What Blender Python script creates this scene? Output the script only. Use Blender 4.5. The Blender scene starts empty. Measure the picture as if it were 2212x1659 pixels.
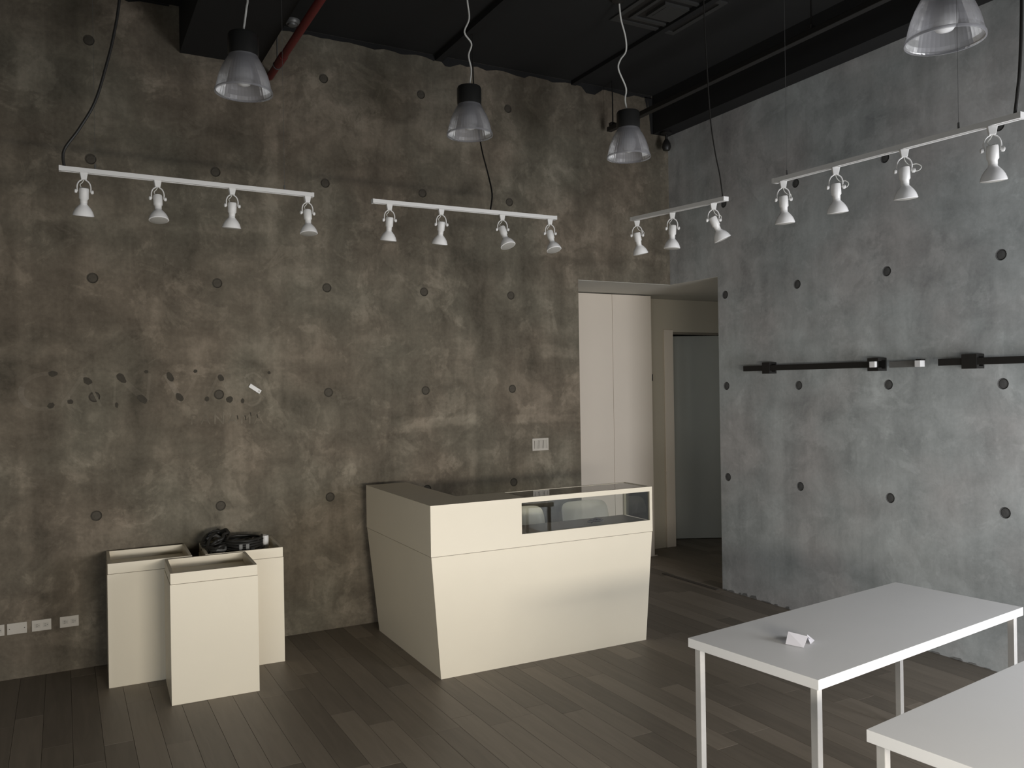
import bpy, bmesh, math, random
from mathutils import Vector, Matrix
random.seed(7)
sc = bpy.context.scene
COL = sc.collection
PI = math.pi

# ---------------------------------------------------------------- camera
cam_d = bpy.data.cameras.new('camera'); cam = bpy.data.objects.new('camera', cam_d); COL.objects.link(cam)
cam.location = (-0.1887, -6.2439, 1.8510)
cam.rotation_euler = (1.57074, 0.01592, -0.49687)
cam_d.sensor_fit = 'HORIZONTAL'; cam_d.sensor_width = 36.0
cam_d.lens = 36.0 * 1791.63 / 2212.0
cam_d.clip_start = 0.05; cam_d.clip_end = 100
sc.camera = cam

# ---------------------------------------------------------------- world, light, exposure
w = bpy.data.worlds.new('world'); sc.world = w; w.use_nodes = True
bg = w.node_tree.nodes['Background']; bg.inputs[0].default_value = (0.60, 0.68, 0.80, 1); bg.inputs[1].default_value = 0.7

def area(name, loc, rot, sx, sy, power, color, spread=180):
    d = bpy.data.lights.new(name, 'AREA'); d.shape = 'RECTANGLE'; d.size = sx; d.size_y = sy
    d.energy = power; d.color = color; d.spread = math.radians(spread)
    o = bpy.data.objects.new(name, d); COL.objects.link(o); o.location = loc; o.rotation_euler = rot
    return o
# daylight entering through the two shop-front openings behind the camera, and added left fill
area('daylight_entrance', (1.20, -7.02, 1.27), (PI/2, 0, 0), 1.6, 0.30, 47, (1.0, 0.93, 0.82), 105)
area('daylight_right_window', (4.00, -6.22, 1.20), (PI/2, 0, 0), 1.5, 2.0, 120, (0.965, 0.97, 1.0))  # cool daylight, set nearer in an added bay
area('daylight_left_fill', (-1.50, -7.02, 1.05), (PI/2, 0, 0), 1.8, 0.9, 58, (0.96, 0.98, 0.98))  # unseen fill added for faces turned left
area('daylight_left_wall_fill', (-3.97, -5.50, 1.20), (PI/2, 0, -PI/2), 1.6, 1.2, 16, (0.97, 0.98, 0.96), 110)  # unseen side fill added to brighten left-turned table and pedestal faces
# unseen fill lamp added to brighten the door and alcove
area('alcove_fill', (7.25, -0.25, 1.40), (PI/2, 0, PI/2), 0.8, 1.8, 1.5, (0.95, 0.97, 0.93))

sc.view_settings.view_transform = 'Standard'
sc.view_settings.look = 'None'
sc.view_settings.gamma = 1.0
sc.view_settings.use_curve_mapping = False
sc.view_settings.exposure = 0.0
sc.cycles.use_denoising = True
sc.cycles.max_bounces = 8
sc.cycles.transparent_max_bounces = 12
sc.cycles.caustics_reflective = False
sc.cycles.caustics_refractive = False
sc.cycles.sample_clamp_indirect = 4.0

# ---------------------------------------------------------------- materials
def nt(name):
    m = bpy.data.materials.new(name); m.use_nodes = True
    return m, m.node_tree.nodes, m.node_tree.links, m.node_tree.nodes['Principled BSDF']

def simple(name, col, rough=0.5, metal=0.0, var=0.06, scale=30.0, bump=0.0, spec=0.5):
    """flat paint / plastic / metal with a faint procedural mottling"""
    m, N, L, P = nt(name)
    tc = N.new('ShaderNodeTexCoord'); nz = N.new('ShaderNodeTexNoise'); nz.inputs['Scale'].default_value = scale; nz.inputs['Detail'].default_value = 4
    L.new(tc.outputs['Object'], nz.inputs['Vector'])
    mx = N.new('ShaderNodeMix'); mx.data_type = 'RGBA'
    mx.inputs[6].default_value = tuple(c * (1 - var) for c in col) + (1,)
    mx.inputs[7].default_value = tuple(min(1, c * (1 + var)) for c in col) + (1,)
    L.new(nz.outputs['Fac'], mx.inputs[0]); L.new(mx.outputs[2], P.inputs['Base Color'])
    P.inputs['Roughness'].default_value = rough; P.inputs['Metallic'].default_value = metal
    P.inputs['Specular IOR Level'].default_value = spec
    if bump:
        b = N.new('ShaderNodeBump'); b.inputs['Strength'].default_value = bump; b.inputs['Distance'].default_value = 0.002
        L.new(nz.outputs['Fac'], b.inputs['Height']); L.new(b.outputs[0], P.inputs['Normal'])
    return m

def concrete(name, dark, mid, light, seed=0.0, contrast=1.0, joints=()):
    m, N, L, P = nt(name)
    tc = N.new('ShaderNodeTexCoord')
    off = N.new('ShaderNodeVectorMath'); off.operation = 'ADD'; off.inputs[1].default_value = (seed, seed * 1.7, seed * 0.6)
    L.new(tc.outputs['Object'], off.inputs[0]); V = off.outputs[0]
    def noise(scale, detail, rough, dist=0.0, vec=None):
        n = N.new('ShaderNodeTexNoise'); n.inputs['Scale'].default_value = scale; n.inputs['Detail'].default_value = detail
        n.inputs['Roughness'].default_value = rough; n.inputs['Distortion'].default_value = dist
        L.new(vec or V, n.inputs['Vector']); return n.outputs['Fac']
    def mapr(src, a, b, c, d):
        n = N.new('ShaderNodeMapRange'); n.inputs[1].default_value = a; n.inputs[2].default_value = b
        n.inputs[3].default_value = c; n.inputs[4].default_value = d; L.new(src, n.inputs[0]); return n.outputs[0]
    def op(k, a, b):
        n = N.new('ShaderNodeMath'); n.operation = k
        for i, s in enumerate((a, b)):
            if isinstance(s, (int, float)): n.inputs[i].default_value = s
            else: L.new(s, n.inputs[i])
        return n.outputs[0]
    st = N.new('ShaderNodeVectorMath'); st.operation = 'MULTIPLY'; st.inputs[1].default_value = (5.0, 5.0, 0.55); L.new(V, st.inputs[0])
    hz = N.new('ShaderNodeVectorMath'); hz.operation = 'MULTIPLY'; hz.inputs[1].default_value = (0.45, 0.45, 4.0); L.new(V, hz.inputs[0])
    big = noise(0.9, 3, 0.55, 0.4)
    mot = noise(4.2, 8, 0.62, 0.6)
    vert = noise(1.0, 6, 0.6, 0.3, st.outputs[0])
    hori = noise(1.0, 5, 0.55, 0.3, hz.outputs[0])
    fine = noise(38.0, 6, 0.7)
    s = op('ADD', op('MULTIPLY', op('SUBTRACT', big, 0.5), 1.0), op('MULTIPLY', op('SUBTRACT', mot, 0.5), 1.35))
    s = op('ADD', s, op('MULTIPLY', op('SUBTRACT', vert, 0.5), 1.05))
    s = op('ADD', s, op('MULTIPLY', op('SUBTRACT', hori, 0.5), 0.60))
    s = op('ADD', s, op('MULTIPLY', op('SUBTRACT', fine, 0.5), 0.60))
    # trowelled cement smears: pale with a crisp edge
    smear = mapr(noise(1.7, 9, 0.66, 0.5), 0.560, 0.588, 0.0, 0.20)
    smear2 = mapr(noise(3.9, 9, 0.66, 0.7), 0.575, 0.605, 0.0, 0.16)
    s = op('ADD', s, op('ADD', smear, smear2))
    if joints:
        sp = N.new('ShaderNodeSeparateXYZ'); L.new(tc.outputs['Object'], sp.inputs[0])
        wob = op('MULTIPLY', op('SUBTRACT', noise(2.2, 5, 0.6, 0.5), 0.5), 0.22)
        mask = mapr(noise(1.1, 3, 0.5, 0.6), 0.44, 0.60, 0.0, 1.0)
        for ax, pos, wd, amt in joints:
            d = op('ABSOLUTE', op('ADD', op('SUBTRACT', sp.outputs[ax], pos), wob), 0.0)
            s = op('ADD', s, op('MULTIPLY', op('MULTIPLY', mapr(d, wd * 0.5, wd, 1.0, 0.0), mask), amt))
            d2 = op('ABSOLUTE', op('ADD', op('SUBTRACT', sp.outputs[ax], pos - wd * 1.7), wob), 0.0)
            s = op('ADD', s, op('MULTIPLY', op('MULTIPLY', mapr(d2, wd * 0.3, wd * 1.4, 1.0, 0.0), mask), -amt * 0.45))
    s = op('ADD', op('MULTIPLY', s, contrast), 0.45)
    r = N.new('ShaderNodeValToRGB'); e = r.color_ramp.elements
    e[0].position = 0.0; e[0].color = dark + (1,); e[1].position = 1.0; e[1].color = light + (1,)
    k = e.new(0.5); k.color = mid + (1,)
    L.new(s, r.inputs[0]); 
    # faint drifting tint, greenish to reddish
    tint = N.new('ShaderNodeMix'); tint.data_type = 'RGBA'; tint.blend_type = 'MULTIPLY'; tint.inputs[0].default_value = 1.0
    tr = N.new('ShaderNodeValToRGB'); te = tr.color_ramp.elements
    te[0].position = 0.38; te[0].color = (0.955, 1.0, 0.98, 1); te[1].position = 0.62; te[1].color = (1.0, 0.975, 0.945, 1)
    L.new(noise(1.3, 3, 0.5), tr.inputs[0])
    L.new(r.outputs[0], tint.inputs[6]); L.new(tr.outputs[0], tint.inputs[7])
    L.new(tint.outputs[2], P.inputs['Base Color'])
    P.inputs['Roughness'].default_value = 0.82; P.inputs['Specular IOR Level'].default_value = 0.25
    b = N.new('ShaderNodeBump'); b.inputs['Strength'].default_value = 0.35; b.inputs['Distance'].default_value = 0.004
    L.new(op('ADD', op('MULTIPLY', fine, 0.4), mot), b.inputs['Height']); L.new(b.outputs[0], P.inputs['Normal'])
    return m

def wood(name):
    m, N, L, P = nt(name)
    tc = N.new('ShaderNodeTexCoord'); oi = N.new('ShaderNodeObjectInfo')
    mp = N.new('ShaderNodeVectorMath'); mp.operation = 'MULTIPLY'; mp.inputs[1].default_value = (9.0, 0.8, 1.0)
    ad = N.new('ShaderNodeVectorMath'); ad.operation = 'ADD'
    sh = N.new('ShaderNodeMath'); sh.operation = 'MULTIPLY'; sh.inputs[1].default_value = 50.0
    L.new(oi.outputs['Random'], sh.inputs[0])
    L.new(tc.outputs['Object'], mp.inputs[0]); L.new(mp.outputs[0], ad.inputs[0]); L.new(sh.outputs[0], ad.inputs[1])
    nz = N.new('ShaderNodeTexNoise'); nz.inputs['Scale'].default_value = 3.0; nz.inputs['Detail'].default_value = 8; nz.inputs['Distortion'].default_value = 0.8
    L.new(ad.outputs[0], nz.inputs['Vector'])
    add = N.new('ShaderNodeMath'); add.operation = 'MULTIPLY_ADD'; add.inputs[1].default_value = 0.55
    L.new(oi.outputs['Random'], add.inputs[0])
    half = N.new('ShaderNodeMath'); half.operation = 'MULTIPLY'; half.inputs[1].default_value = 0.5; L.new(nz.outputs['Fac'], half.inputs[0])
    L.new(half.outputs[0], add.inputs[2])
    r = N.new('ShaderNodeValToRGB'); e = r.color_ramp.elements
    e[0].position = 0.1; e[0].color = (0.105, 0.089, 0.070, 1); e[1].position = 0.9; e[1].color = (0.235, 0.200, 0.160, 1)
    L.new(add.outputs[0], r.inputs[0]); L.new(r.outputs[0], P.inputs['Base Color'])
    P.inputs['Roughness'].default_value = 0.50; P.inputs['Specular IOR Level'].default_value = 0.4
    b = N.new('ShaderNodeBump'); b.inputs['Strength'].default_value = 0.15; b.inputs['Distance'].default_value = 0.001
    L.new(nz.outputs['Fac'], b.inputs['Height']); L.new(b.outputs[0], P.inputs['Normal'])
    return m

def glass(name, tint, gloss_rough=0.0, refl=1.0):
    """thin pane: clear transmission plus fresnel reflection"""
    m, N, L, P = nt(name); N.remove(P)
    out = N['Material Output']; t = N.new('ShaderNodeBsdfTransparent'); t.inputs[0].default_value = tint + (1,)
    g = N.new('ShaderNodeBsdfGlossy'); g.inputs['Roughness'].default_value = gloss_rough
    f = N.new('ShaderNodeFresnel'); f.inputs[0].default_value = 1.5
    k = N.new('ShaderNodeMath'); k.operation = 'MULTIPLY'; k.inputs[1].default_value = refl; L.new(f.outputs[0], k.inputs[0])
    mx = N.new('ShaderNodeMixShader'); L.new(k.outputs[0], mx.inputs[0]); L.new(t.outputs[0], mx.inputs[1]); L.new(g.outputs[0], mx.inputs[2])
    L.new(mx.outputs[0], out.inputs[0]); return m

def prism_plastic(name, clear, col):
    """ribbed acrylic: part clear, part milky, a glossy skin"""
    m, N, L, P = nt(name); N.remove(P); out = N['Material Output']
    t = N.new('ShaderNodeBsdfTransparent'); d = N.new('ShaderNodeBsdfDiffuse'); d.inputs[0].default_value = col + (1,)
    tl = N.new('ShaderNodeBsdfTranslucent'); tl.inputs[0].default_value = col + (1,)
    g = N.new('ShaderNodeBsdfGlossy'); g.inputs['Roughness'].default_value = 0.36
    a = N.new('ShaderNodeMixShader'); a.inputs[0].default_value = 0.45; L.new(d.outputs[0], a.inputs[1]); L.new(tl.outputs[0], a.inputs[2])
    b = N.new('ShaderNodeMixShader'); b.inputs[0].default_value = clear; L.new(a.outputs[0], b.inputs[1]); L.new(t.outputs[0], b.inputs[2])
    f = N.new('ShaderNodeFresnel'); f.inputs[0].default_value = 1.5
    c = N.new('ShaderNodeMixShader'); L.new(f.outputs[0], c.inputs[0]); L.new(b.outputs[0], c.inputs[1]); L.new(g.outputs[0], c.inputs[2])
    nz = N.new('ShaderNodeTexNoise'); nz.inputs['Scale'].default_value = 40; bp = N.new('ShaderNodeBump'); bp.inputs['Strength'].default_value = 0.1
    L.new(nz.outputs['Fac'], bp.inputs['Height']); L.new(bp.outputs[0], g.inputs['Normal'])
    L.new(c.outputs[0], out.inputs[0]); return m

M = {}
JB = [('X',-0.40,.055,.26),('X',1.20,.075,.30),('X',2.80,.05,.24),('Z',2.12,.07,.26),('Z',1.55,.05,.20),('Z',3.02,.05,.20)]
M['conc_back'] = concrete('concrete_back', (0.074, 0.063, 0.048), (0.164, 0.140, 0.109), (0.305, 0.262, 0.207), 3.1, 0.84, JB)
M['conc_right'] = concrete('concrete_right', (0.262, 0.265, 0.270), (0.465, 0.470, 0.477), (0.660, 0.666, 0.675), 11.7, 0.70, [('Z',2.2,.05,.12),('Y',-1.95,.05,.10)])
M['ghost'] = concrete('glue_ghost', (0.090, 0.077, 0.060), (0.183, 0.157, 0.124), (0.325, 0.281, 0.223), 3.1, 0.72)
M['ghost_pale'] = concrete('glue_ghost_pale', (0.105, 0.092, 0.074), (0.208, 0.181, 0.146), (0.36, 0.315, 0.255), 3.1, 0.72)
M['pad'] = simple('glue_pad', (0.050, 0.043, 0.032), 0.9, var=0.3, scale=60)
M['plug'] = simple('mortar_plug', (0.078, 0.068, 0.053), 0.9, var=0.25, scale=50, bump=0.5)
M['plug_r'] = simple('mortar_plug_grey', (0.088, 0.088, 0.086), 0.9, var=0.25, scale=50, bump=0.5)
M['crumb'] = simple('crumbled_concrete', (0.17, 0.168, 0.16), 0.9, var=0.3, scale=40, bump=0.6)
M['black'] = simple('black_ceiling_paint', (0.0115, 0.0115, 0.011), 0.85, var=0.2, scale=6, bump=0.2)
M['black2'] = simple('black_beam_paint', (0.009, 0.009, 0.009), 0.8, var=0.2, scale=6)
M['black_metal'] = simple('black_metal', (0.016, 0.015, 0.014), 0.45, 0.0, 0.1)
M['diffuser'] = simple('dark_grey_enamel', (0.040, 0.040, 0.038), 0.6, 0.0, 0.1)
M['wood'] = wood('grey_brown_planks')
M['joint'] = simple('plank_joint', (0.080, 0.068, 0.055), 0.9)
M['cream'] = simple('cream_laminate', (0.80, 0.735, 0.60), 0.42, 0.0, 0.02, 5)
M['white'] = simple('white_laminate', (0.76, 0.76, 0.755), 0.38, 0.0, 0.02, 5)
M['seam'] = simple('seam_shadow_gap', (0.30, 0.27, 0.225), 0.9)
M['door_cream'] = simple('cream_door_paint', (0.84, 0.76, 0.66), 0.5, 0.0, 0.02, 4)
M['frame_paint'] = simple('ivory_wall_paint', (0.62, 0.57, 0.47), 0.6, 0.0, 0.03, 4)
M['alc_wall'] = simple('grey_wall_paint', (0.60, 0.58, 0.54), 0.7, 0.0, 0.04, 4)
M['soffit'] = simple('pale_soffit_paint', (0.60, 0.585, 0.53), 0.8, 0.0, 0.03, 4)  # painted soffit; its paler colour also stands in for bounced light
M['door_grey'] = simple('grey_green_door_paint', (0.55, 0.57, 0.53), 0.5, 0.0, 0.04, 4)
M['white_metal'] = simple('white_enamel', (0.76, 0.755, 0.74), 0.4, 0.0, 0.03)
M['bulb'] = simple('white_reflector_glass', (0.88, 0.875, 0.87), 0.25, 0.0, 0.03)
M['lens'] = simple('frosted_lens', (0.42, 0.41, 0.38), 0.4, 0.0, 0.1)
M['cable_white'] = simple('white_cable', (0.62, 0.62, 0.58), 0.5)
M['cable_black'] = simple('black_cable', (0.020, 0.019, 0.017), 0.5)
M['cap_grey'] = simple('dark_grey_aluminium', (0.022, 0.022, 0.021), 0.28, 0.0, 0.1)
M['prism'] = prism_plastic('prismatic_acrylic', 0.38, (0.60, 0.60, 0.64))
M['frost'] = simple('frosted_bulb', (0.80, 0.80, 0.80), 0.3)
M['red'] = simple('red_pipe_paint', (0.135, 0.013, 0.013), 0.45, 0.0, 0.1)
M['wire'] = simple('steel_wire', (0.12, 0.12, 0.115), 0.5, 0.3)
M['glass'] = glass('clear_glass', (0.94, 0.955, 0.94), 0.0, 1.3)
M['vit_floor'] = simple('vitrine_shelf', (0.24, 0.20, 0.165), 0.45, 0.0, 0.1)
M['leg'] = simple('brushed_grey_leg', (0.58, 0.57, 0.55), 0.4, 0.35, 0.06)
M['chrome'] = simple('polished_chrome', (0.80, 0.80, 0.80), 0.12, 1.0, 0.02)
M['steel'] = simple('worn_steel', (0.20, 0.20, 0.195), 0.45, 0.4, 0.1)
M['plate'] = simple('ivory_plate', (0.50, 0.465, 0.41), 0.4, 0.0, 0.03)
M['plate2'] = simple('ivory_rocker', (0.44, 0.41, 0.36), 0.45, 0.0, 0.03)
M['slot'] = simple('dark_slot', (0.05, 0.045, 0.04), 0.8)
M['paper'] = simple('white_paper', (0.66, 0.65, 0.70), 0.8, 0.0, 0.02)
M['chair'] = simple('white_plastic', (0.86, 0.80, 0.66), 0.35, 0.0, 0.02)
M['acrylic'] = prism_plastic('pale_acrylic', 0.36, (0.90, 0.86, 0.72))
M['purple'] = simple('dark_purple_plastic', (0.025, 0.016, 0.022), 0.5)
M['grey_plastic'] = simple('grey_cable_sleeve', (0.14, 0.14, 0.135), 0.5)

# ---------------------------------------------------------------- mesh helpers
def quad(bm, pts):
    return bm.faces.new([bm.verts.new(p) for p in pts])

def box(bm, x0, x1, y0, y1, z0, z1):
    v = [bm.verts.new(p) for p in ((x0,y0,z0),(x1,y0,z0),(x1,y1,z0),(x0,y1,z0),(x0,y0,z1),(x1,y0,z1),(x1,y1,z1),(x0,y1,z1))]
    for f in ((0,3,2,1),(4,5,6,7),(0,1,5,4),(1,2,6,5),(2,3,7,6),(3,0,4,7)): bm.faces.new([v[i] for i in f])
    return v

def hexa(bm, b, t):
    """solid between bottom ring b and top ring t (counter-clockwise seen from above)"""
    vb = [bm.verts.new(p) for p in b]; vt = [bm.verts.new(p) for p in t]; n = len(b)
    bm.faces.new(list(reversed(vb))); bm.faces.new(vt)
    for i in range(n): bm.faces.new([vb[i], vb[(i+1) % n], vt[(i+1) % n], vt[i]])

def lathe(bm, prof, n=24, ribs=0, amp=0.0, cap0=True, cap1=True, mat=None):
    """profile of (r, z) revolved about z"""
    rings = []
    for r, z in prof:
        ring = []
        for k in range(n):
            a = 2 * PI * k / n
            rr = r * (1 + (amp if ribs and k % 2 else 0))
            p = Vector((rr * math.cos(a), rr * math.sin(a), z))
            ring.append(bm.verts.new(mat @ p if mat else p))
        rings.append(ring)
    for a, b in zip(rings, rings[1:]):
        for k in range(n): bm.faces.new([a[k], a[(k+1) % n], b[(k+1) % n], b[k]])
    if cap0: bm.faces.new(list(reversed(rings[0])))
    if cap1: bm.faces.new(rings[-1])

def smooth_path(pts, sub=6, closed=False):
    P = [Vector(p) for p in pts]; n = len(P); out = []
    rng = range(n if closed else n - 1)
    for i in rng:
        if closed: p0, p1, p2, p3 = P[(i-1) % n], P[i], P[(i+1) % n], P[(i+2) % n]
        else: p0, p1, p2, p3 = P[max(i-1,0)], P[i], P[i+1], P[min(i+2,n-1)]
        for k in range(sub):
            t = k / sub
            out.append(0.5 * ((2*p1) + (p2-p0)*t + (2*p0-5*p1+4*p2-p3)*t*t + (3*p1-p0-3*p2+p3)*t**3))
    if not closed: out.append(P[-1])
    return out

def tube(bm, pts, r, n=8, closed=False):
    P = [Vector(p) for p in pts]; rings = []; m = len(P); up = None
    for i in range(m):
        if closed: d = P[(i+1) % m] - P[(i-1) % m]
        else: d = P[min(i+1,m-1)] - P[max(i-1,0)]
        d = d.normalized() if d.length > 1e-9 else Vector((0,0,1))
        if up is None: up = Vector((0,0,1)) if abs(d.z) < 0.9 else Vector((1,0,0))
        a = (up - d * up.dot(d))
        a = a.normalized() if a.length > 1e-6 else d.orthogonal().normalized()
        up = a; b = d.cross(a)
        rings.append([bm.verts.new(P[i] + r * (math.cos(2*PI*k/n) * a + math.sin(2*PI*k/n) * b)) for k in range(n)])
    prs = list(zip(rings, rings[1:])) + ([(rings[-1], rings[0])] if closed else [])
    for a, b in prs:
        for k in range(n): bm.faces.new([a[k], a[(k+1) % n], b[(k+1) % n], b[k]])
    if not closed: bm.faces.new(list(reversed(rings[0]))); bm.faces.new(rings[-1])

def obj(name, bm, mat, parent=None, smooth=False, bevel=0.0, loc=None, rot=None):
    me = bpy.data.meshes.new(name)
    bmesh.ops.recalc_face_normals(bm, faces=bm.faces)
    bm.to_mesh(me); bm.free(); me.materials.append(M[mat] if isinstance(mat, str) else mat)
    o = bpy.data.objects.new(name, me); COL.objects.link(o)
    if smooth:
        for p in me.polygons: p.use_smooth = True
        me.set_sharp_from_angle(angle=math.radians(40))
    if bevel:
        b = o.modifiers.new('bevel', 'BEVEL'); b.width = bevel; b.segments = 2; b.limit_method = 'ANGLE'
    if parent: o.parent = parent
    if loc: o.location = loc
    if rot: o.rotation_euler = rot
    return o

def tag(o, label, cat, group=None):
    o['label'] = label; o['category'] = cat
    if group: o['group'] = group
    return o

def thing(name, label, cat, loc=(0,0,0), rotz=0.0, group=None):
    o = bpy.data.objects.new(name, None); o.empty_display_size = 0.05; COL.objects.link(o)
    o.location = loc; o.rotation_euler = (0, 0, rotz)
    return tag(o, label, cat, group)

def struct(name, bm, mat, **k):
    o = obj(name, bm, mat, **k); o['kind'] = 'structure'; return o

def dup(root, loc=None, rotz=None, label=None, group=None):
    r = root.copy(); COL.objects.link(r)
    if loc: r.location = loc
    if rotz is not None: r.rotation_euler = (0, 0, rotz)
    if label: r['label'] = label
    if group: r['group'] = group
    for ch in list(root.children):
        c = ch.copy(); COL.objects.link(c); c.parent = r
        for g in list(ch.children):
            d = g.copy(); COL.objects.link(d); d.parent = c
    return r

NB = bmesh.new
CEIL = 4.55; XB = 4.935; LINT = 2.775; XE = 3.888; YE = -0.653; HR = 0.036; HD = 0.008

# ---------------------------------------------------------------- walls with tie holes
def wall_cells(bm, P, cols, rows, holes):
    """P(u, v, d) maps wall coordinates and depth behind the face to space"""
    n = 16
    for u0, u1 in zip(cols, cols[1:]):
        for v0, v1 in zip(rows, rows[1:]):
            h = [c for c in holes if u0 < c[0] < u1 and v0 < c[1] < v1]
            if not h:
                quad(bm, [P(u0,v0,0), P(u1,v0,0), P(u1,v1,0), P(u0,v1,0)]); continue
            cu, cv = h[0]
            cor = [bm.verts.new(P(*q, 0)) for q in ((u1,v1),(u0,v1),(u0,v0),(u1,v0))]
            rim = [bm.verts.new(P(cu + HR*math.cos(2*PI*k/n), cv + HR*math.sin(2*PI*k/n), 0)) for k in range(n)]
            low = [bm.verts.new(P(cu + HR*0.8*math.cos(2*PI*k/n), cv + HR*0.8*math.sin(2*PI*k/n), HD)) for k in range(n)]
            q4 = n // 4
            for q in range(4):
                for k in range(q4): bm.faces.new([cor[q], rim[(q*q4+k+1) % n], rim[q*q4+k]])
                bm.faces.new([cor[q], cor[(q+1) % 4], rim[((q+1)*q4) % n]])
            for k in range(n): bm.faces.new([rim[k], rim[(k+1) % n], low[(k+1) % n], low[k]]).material_index = 1
            bm.faces.new(low).material_index = 1

def plugs(parent, mat, P, holes, rotm):
    bm = NB(); lathe(bm, [(HR*0.78, 0), (HR*0.74, 0.003), (HR*0.30, 0.0045)], 14, cap0=True, cap1=True)
    first = obj('tie_plug', bm, mat, parent)
    for i, (u, v) in enumerate(holes):
        o = first if i == 0 else first.copy()
        if i: COL.objects.link(o); o.parent = parent
        o.location = P(u, v, HD - 0.001); o.rotation_euler = rotm

ZR = [4.209, 3.409, 2.609, 1.809, 1.009]
PA = lambda u, v, d: (u, d, v)
holesA = [(0.8*i, z) for i in range(-2, 5) for z in ZR if not (i == 1 and z > 4)]
bm = NB()
wall_cells(bm, PA, [-4.0] + [-1.2 - 0.8 + 0.8*i for i in range(0, 8)], [0, 0.609, 1.409, 2.209, 3.009, 3.809, 4.60], holesA)
for u0, u1, v0, v1 in ((3.6, XE, 0, LINT), (3.6, XB, LINT, 4.60)):
    quad(bm, [PA(u0,v0,0), PA(u1,v0,0), PA(u1,v1,0), PA(u0,v1,0)])
quad(bm, [(XE,0,0),(XE,0.22,0),(XE,0.22,LINT),(XE,0,LINT)])                # jamb of the opening
quad(bm, [(-4,0.22,0),(XE,0.22,0),(XE,0.22,4.6),(-4,0.22,4.6)])
wallA = struct('wall_back', bm, 'conc_back'); wallA.data.materials.append(M['plug'])
plugs(wallA, 'plug', PA, holesA, (PI/2, 0, 0))

PB = lambda u, v, d: (XB + d, -u, v)      # u = distance from the corner towards the shop front
holesB = [(0.743 + 0.811*i, z - 0.005) for i in range(0, 6) for z in ZR[1:]]
bm = NB()
wall_cells(bm, PB, [-YE] + [0.743 + 0.4055 + 0.811*i for i in range(0, 6)] + [7.7], [0, 0.604, 1.404, 2.204, 3.004, 3.804, 4.60], holesB)
quad(bm, [PB(0,LINT,0), PB(-YE,LINT,0), PB(-YE,4.6,0), PB(0,4.6,0)])
quad(bm, [(XB,YE,0),(XB+0.2,YE,0),(XB+0.2,YE,LINT),(XB,YE,LINT)])
wallB = struct('wall_right', bm, 'conc_right'); wallB.data.materials.append(M['plug_r'])
plugs(wallB, 'plug_r', PB, holesB, (0, -PI/2, 0))

# crumbled concrete at the foot of the right wall
bm = NB(); u = 0.66
while u < 4.2:
    L_ = random.uniform(0.03, 0.12); h = random.uniform(0.006, 0.022) * (1.4 if u < 1.6 else 0.7)
    hexa(bm, [(XB-random.uniform(.004,.012),-u-L_,0.004),(XB+.001,-u-L_,0.004),(XB+.001,-u,0.004),(XB-.006,-u,0.004)],
             [(XB-.002,-u-L_*.8,h),(XB+.001,-u-L_*.8,h),(XB+.001,-u-L_*.2,h*.8),(XB-.002,-u-L_*.2,h*.8)])
    u += L_ + random.uniform(0.0, 0.10)
o = obj('crumbled_edge', bm, 'crumb', wallB); o['kind'] = 'stuff'

# other walls of the shop (outside the frame), with shop-front and added left openings
bm = NB()
for y0, y1, z0, z1 in ((-7.2,-6.32,0,4.6),(-6.32,-4.68,0,0.58),(-6.32,-4.68,1.82,4.6),(-4.68,0.22,0,4.6)): box(bm, -4.12, -4.0, y0, y1, z0, z1)
struct('wall_left', bm, 'conc_back')
bm = NB()
for x0, x1, z0, z1 in ((-4,-2.42,0,4.6),(-2.42,-0.58,0,0.58),(-2.42,-0.58,1.52,4.6),(-0.58,0.38,0,4.6),(0.38,2.02,0,1.09),(0.38,2.02,1.45,4.6),(2.02,3.1,0,4.6)):
    box(bm, x0, x1, -7.2, -7.05, z0, z1)
box(bm, 0.1, 2.3, -7.05, -6.27, 1.49, 1.53); box(bm, -2.6, -0.5, -7.05, -6.27, 1.56, 1.60)    # unseen boards added to keep window light off the upper walls
box(bm, 3.1, 3.22, -7.2, -6.25, 0, 4.6)                                       # unseen bay added to seat the right-hand light closer
for x0, x1, z0, z1 in ((3.22,4.77,0,0.18),(3.22,4.77,2.22,4.6),(4.77,4.93,0,4.6)):
    box(bm, x0, x1, -6.37, -6.25, z0, z1)
struct('wall_front', bm, 'conc_right')

# alcove behind the corner opening
bm = NB(); box(bm, 3.3, 5.84, 1.085, 1.20, 0, 2.77); box(bm, 5.84, 6.82, 1.085, 1.20, 2.406, 2.77); box(bm, 6.82, 7.4, 1.085, 1.20, 0, 2.77)
struct('wall_alcove', bm, 'frame_paint')
bm = NB(); box(bm, 7.3, 7.4, -1.0, 3.0, 0, 2.77); struct('wall_alcove_side', bm, 'alc_wall')
bm = NB(); box(bm, XB+0.2, 7.3, -1.0, -0.9, 0, 2.77); struct('wall_alcove_front', bm, 'alc_wall')
bm = NB(); box(bm, 3.2, 3.3, 0.22, 1.2, 0, 2.77); struct('wall_alcove_end', bm, 'alc_wall')
bm = NB(); box(bm, 3.3, 7.3, 2.9, 3.0, 0, 2.77); box(bm, 3.3, 3.4, 1.2, 2.9, 0, 2.77); struct('wall_rear', bm, 'alc_wall')
bm = NB(); box(bm, XE, XB, 0.0005, 0.22, 2.772, 2.86); box(bm, 3.2, XB, 0.22, 3.0, 2.772, 2.86); box(bm, XB+.0005, 7.4, -1.0, 3.0, 2.772, 2.86)
struct('ceiling_alcove', bm, 'soffit')
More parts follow.
